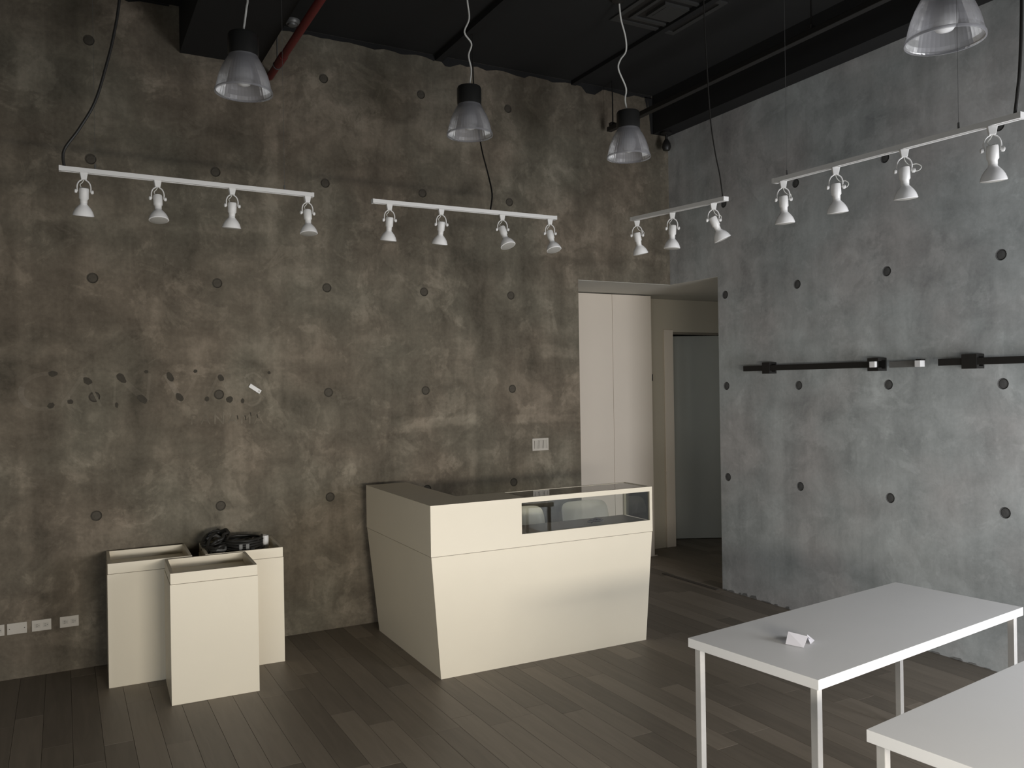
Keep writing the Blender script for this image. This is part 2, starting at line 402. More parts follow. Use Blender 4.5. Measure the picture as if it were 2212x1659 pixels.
# door frame trim
bm = NB(); box(bm, 5.715, 5.84, 1.068, 1.084, 0, 2.43); struct('trim_1', bm, 'door_cream', bevel=0.003)
bm = NB(); box(bm, 5.84, 6.82, 1.15, 1.20, 2.385, 2.405); struct('shadow_strip', bm, 'seam')  # strip coloured as the shade in the gap over the door

# grey door, standing a little open into the back room
door = thing('door_1', 'grey door standing ajar in the alcove beside the white cabinet', 'door', (6.80, 1.10, 0))
door['kind'] = 'structure'
door.rotation_euler = (0, 0, math.atan2(1.441-1.10, 6.13-6.80))
bm = NB(); box(bm, 0.0, 0.76, 0.0, 0.04, 0.006, 2.38); obj('door_leaf', bm, 'door_grey', door, bevel=0.002)

# ---------------------------------------------------------------- floor
def in_view(x, y):
    d = Vector((x, y, 0)) - Vector(cam.location)
    f = d.dot(Vector((math.sin(0.49687), math.cos(0.49687), 0)))
    s = d.dot(Vector((math.cos(0.49687), -math.sin(0.49687), 0)))
    return f > 0.5 and abs(s) / f < 0.68 and 1.851 / f < 0.52
bm = NB(); box(bm, -4, 7.4, -7.8, 3.0, -0.06, -0.012)
floor = struct('floor', bm, 'joint')
PW = 0.142; plank_meshes = {}
bm_rest = NB(); n_planks = 0
x = -4.0; rnd = random.Random(3)
while x < 7.38:
    y = -7.8 - rnd.uniform(0, 1.2)
    while y < 3.0:
        L_ = rnd.choice((0.75, 0.95, 1.2, 1.45)); y0, y1 = max(y, -7.8), min(y + L_, 3.0); y += L_
        if y1 - y0 < 0.05: continue
        x1 = min(x + PW, 7.4)
        vis = any(in_view(px, y0 + (y1-y0)*t) for px in (x, x1) for t in (0, .25, .5, .75, 1)) and y1 > -4.4 and y0 < 1.6 and not (y0 > 0.1 and x < 3.7)
        if vis:
            key = (round(x1-x, 3), round(y1-y0, 3))
            g = 0.0007
            if key not in plank_meshes:
                b2 = NB(); box(b2, -(x1-x)/2+g, (x1-x)/2-g, -(y1-y0)/2+g, (y1-y0)/2-g, -0.012, 0.0)
                bmesh.ops.bevel(b2, geom=[e for e in b2.edges if all(v.co.z > -0.001 for v in e.verts)], offset=0.0008, segments=1, affect='EDGES')
                me = bpy.data.meshes.new('plank'); bmesh.ops.recalc_face_normals(b2, faces=b2.faces); b2.to_mesh(me); b2.free(); me.materials.append(M['wood']); plank_meshes[key] = me
            o = bpy.data.objects.new('plank', plank_meshes[key]); COL.objects.link(o); o.parent = floor
            o.location = ((x+x1)/2, (y0+y1)/2, rnd.uniform(-0.0004, 0.0))
            n_planks += 1
        else:
            box(bm_rest, x+0.001, x1-0.001, y0+0.001, y1-0.001, -0.012, -0.0002)
    x += PW
o = obj('plank_field', bm_rest, 'wood', floor); o['kind'] = 'stuff'
print('planks in view', n_planks)
bm = NB(); box(bm, 4.86, 4.90, YE, 0.10, 0.0, 0.006); struct('trim_3', bm, 'joint')     # threshold strip

# ---------------------------------------------------------------- ceiling
bm = NB(); box(bm, -4, XB+0.2, -7.75, 0.25, CEIL+0.03, CEIL+0.12)
ceil = struct('ceiling', bm, 'black2')
xs = [-4.0, -2.68, -1.37, -0.06, 1.25, 2.56, 3.87, XB]
for a, b in zip(xs, xs[1:]):
    for y0, y1 in ((-3.0, 0.0), (-6.0, -3.0)):
        bm = NB(); box(bm, a+0.012, b-0.012, y0+0.004, y1-0.004, CEIL, CEIL+0.03); obj('ceiling_panel', bm, 'black', ceil)
bm = NB(); box(bm, 0.572, 1.125, -6.0, 0.0, 4.225, CEIL); obj('beam', bm, 'black2', ceil)
bm = NB(); box(bm, 4.752, XB, -6.0, 0.0, 4.19, CEIL); obj('beam', bm, 'black2', ceil)
bm = NB(); box(bm, -4, 3.09, -7.04, -6.38, 2.25, CEIL); obj('light_baffle', bm, 'black2', ceil)  # unseen baffle added to cut window light on the upper walls
bm = NB(); box(bm, 2.53, 2.59, -6.0, 0.0, CEIL-0.045, CEIL); obj('joint_cover', bm, 'black2', ceil)
bm = NB(); box(bm, 3.845, 3.895, -6.0, 0.0, CEIL-0.035, CEIL); obj('joint_cover', bm, 'black2', ceil)
# ragged black overspray along the top of the concrete
bm = NB(); x = -3.9; rnd = random.Random(11); prev = 0.02
while x < 4.74:
    s = rnd.uniform(0.03, 0.10); nx = min(x + s, 4.745)
    h = 0.012 + 0.030 * rnd.random() ** 2 + (0.012 if x > 1.6 else 0)
    if abs(x - 2.60) < 0.06: h = 0.075
    if abs(x - 3.98) < 0.06: h = 0.085
    if not (0.5 < x < 1.13):
        hexa(bm, [(x,-0.002,CEIL-prev),(nx,-0.002,CEIL-h),(nx,0.0005,CEIL-h),(x,0.0005,CEIL-prev)], [(x,-0.002,CEIL),(nx,-0.002,CEIL),(nx,0.0005,CEIL),(x,0.0005,CEIL)])
    prev = h; x = nx
for x0, z0, x1, z1 in ((4.70, 4.19, 4.752, 4.53), (4.66, 4.42, 4.70, 4.53)):
    hexa(bm, [(x0+.03,-0.002,z0),(x1,-0.002,z0),(x1,0.0005,z0),(x0+.03,0.0005,z0)], [(x0,-0.002,z1),(x1,-0.002,z1),(x1,0.0005,z1),(x0,0.0005,z1)])
o = obj('paint_edge', bm, 'black2', ceil); o['kind'] = 'stuff'

# ceiling fittings
t = thing('air_diffuser', 'dark square air diffuser on the black ceiling by the third pendant', 'vent', (3.72, -1.50, CEIL))
bm = NB()
for k, (a, b) in enumerate(((0.30, 0.26), (0.20, 0.17), (0.11, 0.08))):
    z = -0.012 - 0.006*k
    for s in ((-a, a, -a, -b), (-a, a, b, a), (-a, -b, -b, b), (b, a, -b, b)): box(bm, *s, z, -0.001)
obj('frame', bm, 'diffuser', t)
bm = NB(); box(bm, -0.295, 0.295, -0.295, 0.295, -0.003, -0.001); obj('backing', bm, 'black_metal', t)
bm = NB(); box(bm, -0.079, 0.079, -0.079, 0.079, -0.026, -0.001); obj('centre_plate', bm, 'diffuser', t)

t = thing('smoke_detector', 'small grey disc detector on the ceiling beside the red pipe', 'detector', (1.335, -0.135, CEIL))
bm = NB(); lathe(bm, [(0.055, 0), (0.055, -0.018), (0.045, -0.03)], 24); obj('base', bm, M['steel'], t, smooth=True)
bm = NB(); lathe(bm, [(0.034, -0.03), (0.030, -0.042), (0.012, -0.046)], 24); obj('cover', bm, 'steel', t, smooth=True)

t = thing('sprinkler_pipe', 'red pipe running along the ceiling beside the black beam into the concrete wall', 'pipe', (1.195, 0, 4.155))
bm = NB(); tube(bm, [(0,-0.001,0),(0,-5.9,0)], 0.026, 16); obj('pipe', bm, 'red', t, smooth=True)
bm = NB()
tube(bm, [(0,-0.30,0),(0,-0.44,0)], 0.031, 16)
obj('coupling', bm, 'red', t, smooth=True)
bm = NB(); tube(bm, [(-0.0,-0.25,0.026),(0.0,-0.25,CEIL-4.155)], 0.005, 8); tube(bm, [(0.029*math.cos(a), -0.25, 0.029*math.sin(a)) for a in [2*PI*k/16 for k in range(16)]], 0.004, 6, True)
obj('hanger', bm, 'wire', t, smooth=True)

t = thing('ceiling_rail', 'black steel rail hanging under the ceiling with its cut end by the back wall', 'rail', (4.18, 0, 4.13))
bm = NB(); box(bm, -0.025, 0.025, -5.9, -0.10, -0.02, 0.02); obj('channel', bm, 'black_metal', t, bevel=0.003)
for y in (-0.16, -2.4, -4.6):
    bm = NB(); tube(bm, [(0, y, 0.02), (0, y, CEIL-4.13)], 0.006, 8); box(bm, -0.03, 0.03, y-0.02, y+0.02, 0.0201, 0.045); obj('hanger_rod', bm, 'black_metal', t)

t = thing('camera_mount', 'small black fixture hanging under the beam in the upper corner', 'fixture', (4.81, -0.13, 4.19))
bm = NB(); lathe(bm, [(0.045, 0), (0.05, -0.02), (0.03, -0.035)], 20); obj('base', bm, 'black_metal', t, smooth=True)
bm = NB(); lathe(bm, [(0.013, -0.03), (0.013, -0.085)], 12); obj('stem', bm, 'black_metal', t, smooth=True)
bm = NB(); lathe(bm, [(0.016, -0.075), (0.038, -0.115), (0.043, -0.15), (0.030, -0.178)], 20); obj('head', bm, 'black_metal', t, smooth=True)

# ---------------------------------------------------------------- ghost of the removed sign on the back wall
def stroke(pts, wd, name, mat, y=-0.0008, par=None):
    bm = NB(); P = [Vector((a, b)) for a, b in pts]
    L_, R_ = [], []
    for i, p in enumerate(P):
        d = (P[min(i+1, len(P)-1)] - P[max(i-1, 0)]).normalized(); n = Vector((-d.y, d.x)) * wd / 2
        L_.append(p + n); R_.append(p - n)
    for i in range(len(P)-1):
        for yy in (y,):
            quad(bm, [(L_[i].x, yy, L_[i].y), (L_[i+1].x, yy, L_[i+1].y), (R_[i+1].x, yy, R_[i+1].y), (R_[i].x, yy, R_[i].y)])
    for S_ in (L_, R_):
        for i in range(len(P)-1): quad(bm, [(S_[i].x, y, S_[i].y), (S_[i+1].x, y, S_[i+1].y), (S_[i+1].x, 0.0005, S_[i+1].y), (S_[i].x, 0.0005, S_[i].y)])
    return obj(name, bm, mat, par or wallA)
Cpts = smooth_path([(-0.235,1.970,0),(-0.319,1.962,0),(-0.39,1.924,0),(-0.425,1.852,0),(-0.405,1.785,0),(-0.341,1.741,0),(-0.235,1.740,0)], 5)
stroke([(p.x, p.y) for p in Cpts], 0.026, 'sign_trace', 'ghost')
stroke([(p.x, p.y) for p in Cpts[13:24]], 0.034, 'sign_trace', 'ghost_pale', -0.0014)
for kk, (pts, wd, mt) in enumerate((
    ([(-0.197,1.750),(-0.058,1.963)], 0.022, 'ghost'), ([(-0.058,1.963),(0.039,1.743)], 0.016, 'ghost'),
    ([(0.118,1.741),(0.132,1.968)], 0.014, 'ghost'), ([(0.132,1.962),(0.326,1.768)], 0.040, 'ghost'), ([(0.326,1.768),(0.346,1.966)], 0.018, 'ghost'),
    ([(0.448,1.959),(0.548,1.762)], 0.036, 'ghost_pale'), ([(0.548,1.762),(0.668,1.963)], 0.018, 'ghost'),
    ([(0.695,1.732),(0.806,1.962)], 0.018, 'ghost'), ([(0.806,1.962),(0.911,1.727)], 0.026, 'ghost'))):
    stroke(pts, wd, 'sign_trace', mt, -0.0006 - 0.00008 * kk)
Sp = smooth_path([(1.105,1.919,0),(1.046,1.961,0),(0.986,1.934,0),(0.992,1.88,0),(1.077,1.817,0),(1.089,1.763,0),(1.032,1.723,0),(0.964,1.752,0)], 5)
stroke([(p.x, p.y) for p in Sp], 0.014, 'sign_trace', 'ghost')
pads = [(-0.242,1.967,.030,.021,0),(-0.039,1.916,.034,.024,-.7),(0.166,1.933,.042,.026,-.9),(0.323,1.976,.016,.013,0),(0.477,1.936,.040,.024,-1.1),(0.643,1.977,.015,.013,0),
 (0.815,1.929,.028,.022,-1.0),(1.156,1.963,.013,.014,0),(-0.256,1.757,.024,.021,.6),(-0.143,1.779,.020,.018,0),(0.135,1.75,.012,.020,0),(0.294,1.788,.042,.026,-.8),
 (0.536,1.795,.036,.025,-1.0),(0.718,1.778,.018,.020,0),(0.873,1.771,.027,.026,0),(0.964,1.759,.013,.020,0)]
for i, (px, pz, a, b, an) in enumerate(pads):
    bm = NB(); r_ = random.Random(i)
    ring = []
    for k in range(14):
        q = 2*PI*k/14; e = 1 + r_.uniform(-.14, .10); u, v = a*e*math.cos(q)*0.92, b*e*math.sin(q)*0.92
        ring.append((px + u*math.cos(an) - v*math.sin(an), pz + u*math.sin(an) + v*math.cos(an)))
    hexa(bm, [(u, -0.0022, v) for u, v in ring], [(u, 0.0005, v) for u, v in ring]); obj('glue_pad', bm, 'pad', wallA)
# small lettering trace under it
cu = bpy.data.curves.new('sign_text', 'FONT'); cu.body = 'PANAM\u00c1'; cu.size = 0.105; cu.space_character = 1.32; cu.extrude = 0.0006
tx = bpy.data.objects.new('sign_text', cu); COL.objects.link(tx); tx.rotation_euler = (PI/2, math.radians(1.2), 0); tx.location = (0.60, -0.0004, 1.600)
dg = bpy.context.evaluated_depsgraph_get(); me = bpy.data.meshes.new_from_object(tx.evaluated_get(dg)); bpy.data.objects.remove(tx)
me.materials.clear(); me.materials.append(M['ghost']); tx = bpy.data.objects.new('sign_text', me); COL.objects.link(tx); tx.parent = wallA
tx.rotation_euler = (PI/2, math.radians(1.2), 0); tx.location = (0.60, -0.0006, 1.600)
for (px, pz, h, mt) in ((0.835,1.672,.020,'ghost_pale'),(0.862,1.668,.016,'ghost_pale'),(0.878,1.662,.02,'ghost_pale'),(0.815,1.650,.02,'ghost_pale'),(0.930,1.64,.03,'pad'),(0.985,1.635,.034,'pad'),(1.022,1.66,.03,'pad'),(1.07,1.645,.026,'pad')):
    stroke([(px, pz-h/2), (px-.006, pz+h/2)], 0.007, 'glue_pad', mt, -0.0018)
# white strip left in the last letter
t = thing('mounting_strip', 'small white plastic strip stuck slantwise on the back wall above the pedestals', 'strip', (1.052, 0, 1.846))
t.rotation_euler = (0, math.radians(34), 0)
bm = NB(); box(bm, -0.047, 0.047, -0.012, 0, -0.015, 0.015); obj('strip', bm, 'white_metal', t, bevel=0.002)
bm = NB(); lathe(bm, [(0.006, 0), (0.006, 0.004)], 12, mat=Matrix.Translation((0.033, -0.012, 0)) @ Matrix.Rotation(PI/2, 4, 'X')); obj('screw_head', bm, 'chrome', t)

# ---------------------------------------------------------------- switch and outlets on the back wall
t = thing('switch_plate', 'white triple light switch plate on the back wall above the counter', 'light switch', (3.467, 0, 1.321))
bm = NB(); box(bm, -0.0815, 0.0815, -0.008, 0, -0.054, 0.054); obj('plate', bm, 'plate', t, bevel=0.003)
for k in (-1, 0, 1):
    bm = NB(); hexa(bm, [(k*.046-.0165,-.0085,-.034),(k*.046+.0165,-.0085,-.034),(k*.046+.0165,-.0075,-.034),(k*.046-.0165,-.0075,-.034)], [(k*.046-.0165,-.0130,.034),(k*.046+.0165,-.0130,.034),(k*.046+.0165,-.0075,.034),(k*.046-.0165,-.0075,.034)])
    obj('rocker', bm, 'plate2', t)
    bm = NB()
    for s in (-1, 1): box(bm, k*.046+s*.0185-.0012, k*.046+s*.0185+.0012, -.0084, -.0078, -.036, .036)
    obj('rocker_gap', bm, 'slot', t)
olab = ['low outlet plate on the back wall, the one nearest the pedestals', 'low outlet plate on the back wall, second from the pedestals',
        'low blank-looking outlet plate on the back wall, third from the pedestals', 'low outlet plate cut by the left edge of the photo, farthest from the pedestals']
for i, x in enumerate((-0.169, -0.329, -0.467, -0.592)):
    t = thing('outlet_plate', olab[i], 'outlet', (x, 0, 0.325), 0, 'outlet plates low on the back wall')
    bm = NB(); box(bm, -0.056, 0.056, -0.007, 0, -0.036, 0.036); obj('plate', bm, 'plate', t, bevel=0.0025)
    if i != 2:
        for s in (-1, 1):
            bm = NB(); box(bm, s*.024-.017, s*.024+.017, -.0085, -.0068, -.014, .014); so = obj('socket', bm, 'plate2', t)
            bm = NB()
            for zz in (-.006, .006): box(bm, s*.024-.008, s*.024+.002, -.0088, -.0084, zz-.0012, zz+.0012)
            box(bm, s*.024+.007, s*.024+.011, -.0088, -.0084, -.002, .002)
            obj('slot', bm, 'slot', so)
    else:
        for s in (-1, 1):
            bm = NB(); lathe(bm, [(0.003, 0), (0.003, 0.002)], 10, mat=Matrix.Translation((s*.042, -.007, 0)) @ Matrix.Rotation(PI/2, 4, 'X')); obj('screw', bm, 'slot', t)

# ---------------------------------------------------------------- tall cabinet in the alcove
t = thing('tall_cabinet', 'tall cream cabinet with flat full-height doors behind the counter', 'cabinet', (3.79, 0.78, 0))
bm = NB(); box(bm, 0.02, 1.515, 0.022, 0.30, 0.004, 2.755); obj('carcass', bm, 'door_cream', t)
for a, b in ((0.0, 0.508), (0.512, 1.018), (1.022, 1.52)):
    bm = NB(); box(bm, a, b, 0.0, 0.02, 0.01, 2.760); obj('door', bm, 'door_cream', t, bevel=0.0015)
bm = NB(); box(bm, 1.5205, 1.535, 0.004, 0.03, 1.86, 1.93); obj('latch', bm, 'black_metal', t)
bm = NB(); box(bm, 1.03, 1.56, 0.002, 0.021, 0.001, 0.009); obj('plinth', bm, 'door_cream', t)

# ---------------------------------------------------------------- sales counter
TH = -0.014
ctr = thing('sales_counter', 'large cream L-shaped sales counter with tapered base and glass display window', 'counter', (1.88, -1.433, 0), TH)
# local frame: x along the front, y towards the back wall
B0 = dict(x0=0.0, x1=1.59, y0=0.0, y1=1.205); T0 = dict(x0=-0.065, x1=1.636, y0=-0.029, y1=1.262)
zs, zt = 0.776, 1.100; dF = 0.33; dL = 0.32
bm = NB(); hexa(bm, [(B0['x0'],B0['y0'],0),(B0['x1'],B0['y0'],0),(B0['x1'],B0['y0']+.30,0),(B0['x0'],B0['y0']+.30,0)],
                    [(T0['x0'],T0['y0'],zs),(T0['x1'],T0['y0'],zs),(T0['x1'],T0['y0']+dF,zs),(T0['x0'],T0['y0']+dF,zs)])
obj('front_base', bm, 'cream', ctr)
bm = NB(); hexa(bm, [(B0['x0'],.3002,0),(B0['x0']+.26,.3002,0),(B0['x0']+.26,B0['y1'],0),(B0['x0'],B0['y1'],0)],
                    [(T0['x0'],T0['y0']+dF+.0002,zs),(T0['x0']+dL,T0['y0']+dF+.0002,zs),(T0['x0']+dL,T0['y1'],zs),(T0['x0'],T0['y1'],zs)])
obj('side_base', bm, 'cream', ctr)
bm = NB(); box(bm, T0['x0']+.004, T0['x1']-.004, T0['y0']+.004, T0['y0']+dF-.004, zs, zs+.004); box(bm, T0['x0']+.004, T0['x0']+dL-.004, T0['y0']+dF, T0['y1']-.004, zs, zs+.004)
obj('seam', bm, 'seam', ctr)
z0 = zs + .004; X0, X1, Y0, Y1 = T0['x0']-.003, T0['x1']+.003, T0['y0']-.003, T0['y1']
wx0, wx1, wz0, wz1 = 0.578, 1.617, 0.861, 1.067
bm = NB(); box(bm, X0, wx0-.002, Y0, Y0+dF, z0, zt); obj('front_box', bm, 'cream', ctr)
bm = NB(); box(bm, X0, X0+dL, Y0+dF+.0002, Y1, z0, zt); obj('side_box', bm, 'cream', ctr)
bm = NB(); box(bm, wx0-.002, X1, Y0, Y0+dF, z0, wz0-.012); obj('display_base', bm, 'cream', ctr)
bm = NB(); box(bm, wx0-.002, X1, Y0, Y0+.02, wz0-.012, wz0); box(bm, wx0-.002, X1, Y0, Y0+.02, wz1, zt); box(bm, wx1, X1, Y0, Y0+.02, wz0, wz1)
obj('window_frame', bm, 'cream', ctr)
bm = NB()
box(bm, wx0-.002, X1-.0005, Y0+dF-.022, Y0+dF, wz1+.005, zt); box(bm, X1-.026, X1-.0005, Y0+.0202, Y0+dF-.0222, wz1+.005, zt)
box(bm, wx0-.002, wx0+.03, Y0+.0202, Y0+dF-.0222, wz1+.005, zt)
box(bm, X1-.024, X1-.0005, Y0+dF-.022, Y0+dF, wz0-.0118, wz1+.005)
obj('top_frame', bm, 'cream', ctr)
bm = NB(); box(bm, wx0, X1-.025, Y0+.024, Y0+dF-.004, wz0-.0118, wz0-.004); obj('display_shelf', bm, 'vit_floor', ctr)
bm = NB(); box(bm, wx0, wx1, Y0+.008, Y0+.013, wz0, wz1); obj('front_pane', bm, 'glass', ctr)
bm = NB(); box(bm, wx0+.031, X1-.027, Y0+.021, Y0+dF-.023, zt-.008, zt-.002); obj('top_pane', bm, 'glass', ctr)
bm = NB(); box(bm, X1-.010, X1-.005, Y0+.021, Y0+dF-.023, wz0-.004, wz1+.004); obj('side_pane', bm, 'glass', ctr)
# thing left inside the display
bm = NB(); rr = random.Random(5)
tube(bm, smooth_path([(0,0,.008),(.03,.02,.010),(.06,-.01,.014),(.09,.015,.02),(.06,.03,.014),(.02,.0,.018),(-.02,.01,.012),(.05,.02,.03),(.10,.0,.01)], 6), 0.007, 8)
o = tag(obj('cable_scrap', bm, 'purple', smooth=True), 'small dark tangled cable scrap lying inside the glass display', 'cable'); o.location = (3.08, -1.36, wz0-.004)

# ---------------------------------------------------------------- chairs behind the counter
def chair(name, label, loc, rot, shell):
    c = thing(name, label, 'chair', loc, rot, 'chairs behind the counter')
    def sheet(f, nu, nv, th, nm):
        bm = NB(); g = [[bm.verts.new(f(u/nu, v/nv)) for v in range(nv+1)] for u in range(nu+1)]
        for u in range(nu):
            for v in range(nv): bm.faces.new([g[u][v], g[u+1][v], g[u+1][v+1], g[u][v+1]])
        o = obj(nm, bm, shell, c, smooth=True); s = o.modifiers.new('thick', 'SOLIDIFY'); s.thickness = th
        b = o.modifiers.new('soft', 'BEVEL'); b.width = 0.003; b.segments = 2
        return o
    def se(u, v, w_, h_):            # rounded-rectangle map of the unit square
        a, b = 2*u-1, 2*v-1
        r = 0.16
        k = max(abs(a), abs(b)); 
        if k < 1e-6: return 0.0, 0.0
        n = (abs(a)**6 + abs(b)**6) ** (1/6)
        return a/n*k*w_/2, b/n*k*h_/2
    def back(u, v):
        x, z = se(u, v, 0.43, 0.36)
        return (x, 0.21 + 0.10*(z/0.36) - 0.9*x*x*0.5, 0.685 + z)
    def seat(u, v):
        x, y = se(u, v, 0.44, 0.42)
        return (x, y, 0.455 + 0.25*x*x - 0.05*(y/0.42)**2)
    sheet(back, 12, 12, 0.008, 'backrest'); sheet(seat, 12, 12, 0.010, 'seat')
    for s in (-1, 1):
        bm = NB(); tube(bm, smooth_path([(s*.13,.15,.455),(s*.13,.20,.47),(s*.13,.225,.52),(s*.13,.235,.60)], 4), 0.009, 8)
        obj('back_support', bm, 'chrome', c, smooth=True)
    for sx in (-1, 1):
        for sy in (-1, 1):
            bm = NB(); tube(bm, [(sx*.15, sy*.14, .452), (sx*.20, sy*.19, 0.006)], 0.010, 8); lathe(bm, [(.013,0),(.013,.012)], 10, mat=Matrix.Translation((sx*.201, sy*.191, 0)))
            obj('leg', bm, 'chrome', c, smooth=True)
    return c
chair('molded_chair', 'cream moulded chair behind the counter, at the left end of the glass display', (3.00, -0.66, 0), -0.05, 'chair')
chair('molded_chair', 'pale see-through chair behind the counter, in front of the cabinet doors', (3.60, -0.66, 0), -0.12, 'acrylic')

# ---------------------------------------------------------------- pedestals
def pedestal(label, loc, rot):
    t = thing('display_pedestal', label, 'pedestal', loc, rot, 'cream pedestals by the back wall')
    W = 0.499; D = 0.47
    bm = NB(); box(bm, 0, W, 0, D, 0.0, 0.706); obj('body', bm, 'cream', t, bevel=0.0015)
    bm = NB(); box(bm, .006, W-.006, .006, D-.006, 0.706, 0.7085); obj('seam', bm, 'seam', t)
    a, b, k = .003, .021, .0
    bm = NB(); z0, z1 = 0.7085, 0.772
    box(bm, a, W-a, a, b, z0, z1); box(bm, a, W-a, D-b, D-a, z0, z1); box(bm, a, b, b, D-b, z0, z1); box(bm, W-b, W-a, b, D-b, z0, z1)
    bmesh.ops.remove_doubles(bm, verts=bm.verts, dist=1e-5)
    obj('tray_rim', bm, 'cream', t)
    bm = NB(); box(bm, b, W-b, b, D-b, z0, z0+.006); obj('tray_floor', bm, 'cream', t)
    return t
pedestal('cream pedestal with an empty tray top, standing in front of the other two', (0.348, -1.021, 0), math.radians(-2.0))
pedestal('cream pedestal with an empty tray top, at the left against the back wall', (0.040, -0.512, 0), math.radians(-1.5))
pedestal('cream pedestal at the right of the three, holding the black cable coils', (0.612, -0.541, 0), math.radians(-3.0))

# black cables heaped in the tray of the right-hand pedestal
def ringpath(cx, cy, cz, rx, ry, turns, dz, tilt=(0,0), jit=0.006, seed=1, n=18):
    r_ = random.Random(seed); out = []
    for k in range(int(turns*n)+1):
        a = 2*PI*k/n; j = r_.uniform(-jit, jit); x = (rx+j)*math.cos(a); y = (ry+j)*math.sin(a)
        out.append((cx + x, cy + y, cz + dz*k/n + tilt[0]*x + tilt[1]*y + r_.uniform(-jit, jit)*.5))
    return out
t = thing('cable_coil', 'neat round coil of black cable on the right-hand pedestal', 'cable coil', (0.895, -0.32, 0.7145))
bm = NB(); tube(bm, smooth_path(ringpath(0, 0, .022, .125, .125, 5.0, .018, (0, .03), .006, 3), 3), 0.0085, 8); obj('windings', bm, 'cable_black', t, smooth=True)
bm = NB(); tube(bm, smooth_path(ringpath(-.01, .0, .035, .075, .085, 3.0, .020, (.05, .0), .006, 4), 3), 0.0075, 8); obj('inner_windings', bm, 'grey_plastic', t, smooth=True)
for a in (-1.9, -1.55, 2.2):
    bm = NB(); box(bm, .125*math.cos(a)-.012, .125*math.cos(a)+.012, .125*math.sin(a)-.014, .125*math.sin(a)+.014, .018, .085)
    obj('cable_tie', bm, 'grey_plastic', t, bevel=0.003)
bm = NB(); box(bm, .025, .05, -.135, -.11, .03, .05); obj('plug', bm, 'steel', t, bevel=0.004)
bm = NB(); box(bm, -.045, .02, .02, .05, .06, .085); obj('plug', bm, 'steel', t, bevel=0.004)
t = thing('cable_tangle', 'loose tangle of black cable beside the neat coil on the right-hand pedestal', 'cable', (0.706, -0.29, 0.7145))
bm = NB()
tube(bm, smooth_path(ringpath(-.005, -.02, .022, .062, .13, 3.0, .018, (.05, -.05), .012, 8), 3), 0.0095, 8)
tube(bm, smooth_path(ringpath(.01, .05, .085, .075, .10, 2.6, .014, (.50, .12), .014, 9), 3), 0.0095, 8)
tube(bm, smooth_path(ringpath(.02, .02, .10, .085, .085, 1.6, .010, (.25, .35), .014, 10), 3), 0.0090, 8)
tube(bm, smooth_path([(-.06,-.14,.02),(-.045,-.05,.09),(.0,.04,.135),(.055,.11,.115),(.065,.02,.06),(.0,-.10,.065),(-.06,-.02,.03)], 6), 0.010, 8)
obj('loops', bm, 'cable_black', t, smooth=True)
bm = NB(); tube(bm, smooth_path([(-.05,-.10,.03),(-.01,-.14,.055),(.05,-.12,.05),(.06,-.05,.075)], 6), 0.010, 8); obj('grey_sleeve', bm, 'grey_plastic', t, smooth=True)
bm = NB(); tube(bm, smooth_path([(-.03,.10,.10),(.02,.06,.125),(.06,.0,.10)], 6), 0.009, 8)
obj('grey_sleeve', bm, 'grey_plastic', t, smooth=True)
t = thing('tape_roll', 'white paper roll standing behind the coil on the right-hand pedestal', 'roll', (1.052, -0.26, 0.7145))
bm = NB(); lathe(bm, [(.026,0),(.026,.098),(.017,.098),(.017,.004)], 24, cap0=True, cap1=True); obj('roll', bm, 'white_metal', t, smooth=True)
bm = NB(); lathe(bm, [(.0165,.006),(.0165,.096)], 20); obj('core', bm, 'seam', t, smooth=True)

# ---------------------------------------------------------------- tables
def table():
    t = thing('display_table', 'white rectangular table on thin legs with a crumpled paper on top', 'table', (2.155, -3.468, 0), math.radians(6.4), 'white display tables')
    Lx, Ly = 1.60, 0.640
    bm = NB(); box(bm, 0, Lx, -Ly, 0, 0.711, 0.750); obj('tabletop', bm, 'white', t, bevel=0.0015)
    for x in (.020, Lx-.050):
        for y in (-.050, -Ly+.020):
            bm = NB(); box(bm, x, x+.030, y, y+.030, 0.004, 0.7108); lg = obj('leg', bm, 'leg', t, bevel=0.002)
            bm = NB(); box(bm, x+.003, x+.027, y+.003, y+.027, 0.0, 0.004); obj('foot_cap', bm, 'slot', lg)
    return t
T1 = table()
T2 = dup(T1, (2.013, -4.478, 0), math.radians(6.4), 'bare white table in the lower right corner, nearest the camera', 'white display tables')

t = thing('crumpled_paper', 'small folded white paper scrap lying on the far white table', 'paper', (2.505, -3.755, 0.7502), math.radians(25))
bm = NB()
rows = [[(-.062,-.040,.002),(-.058,.035,.003)], [(-.02,-.046,.038),(-.024,.034,.046)], [(.018,-.044,.020),(.012,.036,.030)], [(.058,-.030,.003),(.060,.030,.012)]]
g = [[bm.verts.new(p) for p in r] for r in rows]
for a, b in zip(g, g[1:]): bm.faces.new([a[0], b[0], b[1], a[1]])
o = obj('fold', bm, 'paper', t); s = o.modifiers.new('thick', 'SOLIDIFY'); s.thickness = 0.0012
bm = NB(); g = [bm.verts.new(p) for p in ((.0,-.05,.002),(.05,-.052,.004),(.062,-.02,.020),(.02,-.03,.032))]; bm.faces.new(g)
o = obj('corner_flap', bm, 'paper', t); s = o.modifiers.new('thick', 'SOLIDIFY'); s.thickness = 0.001

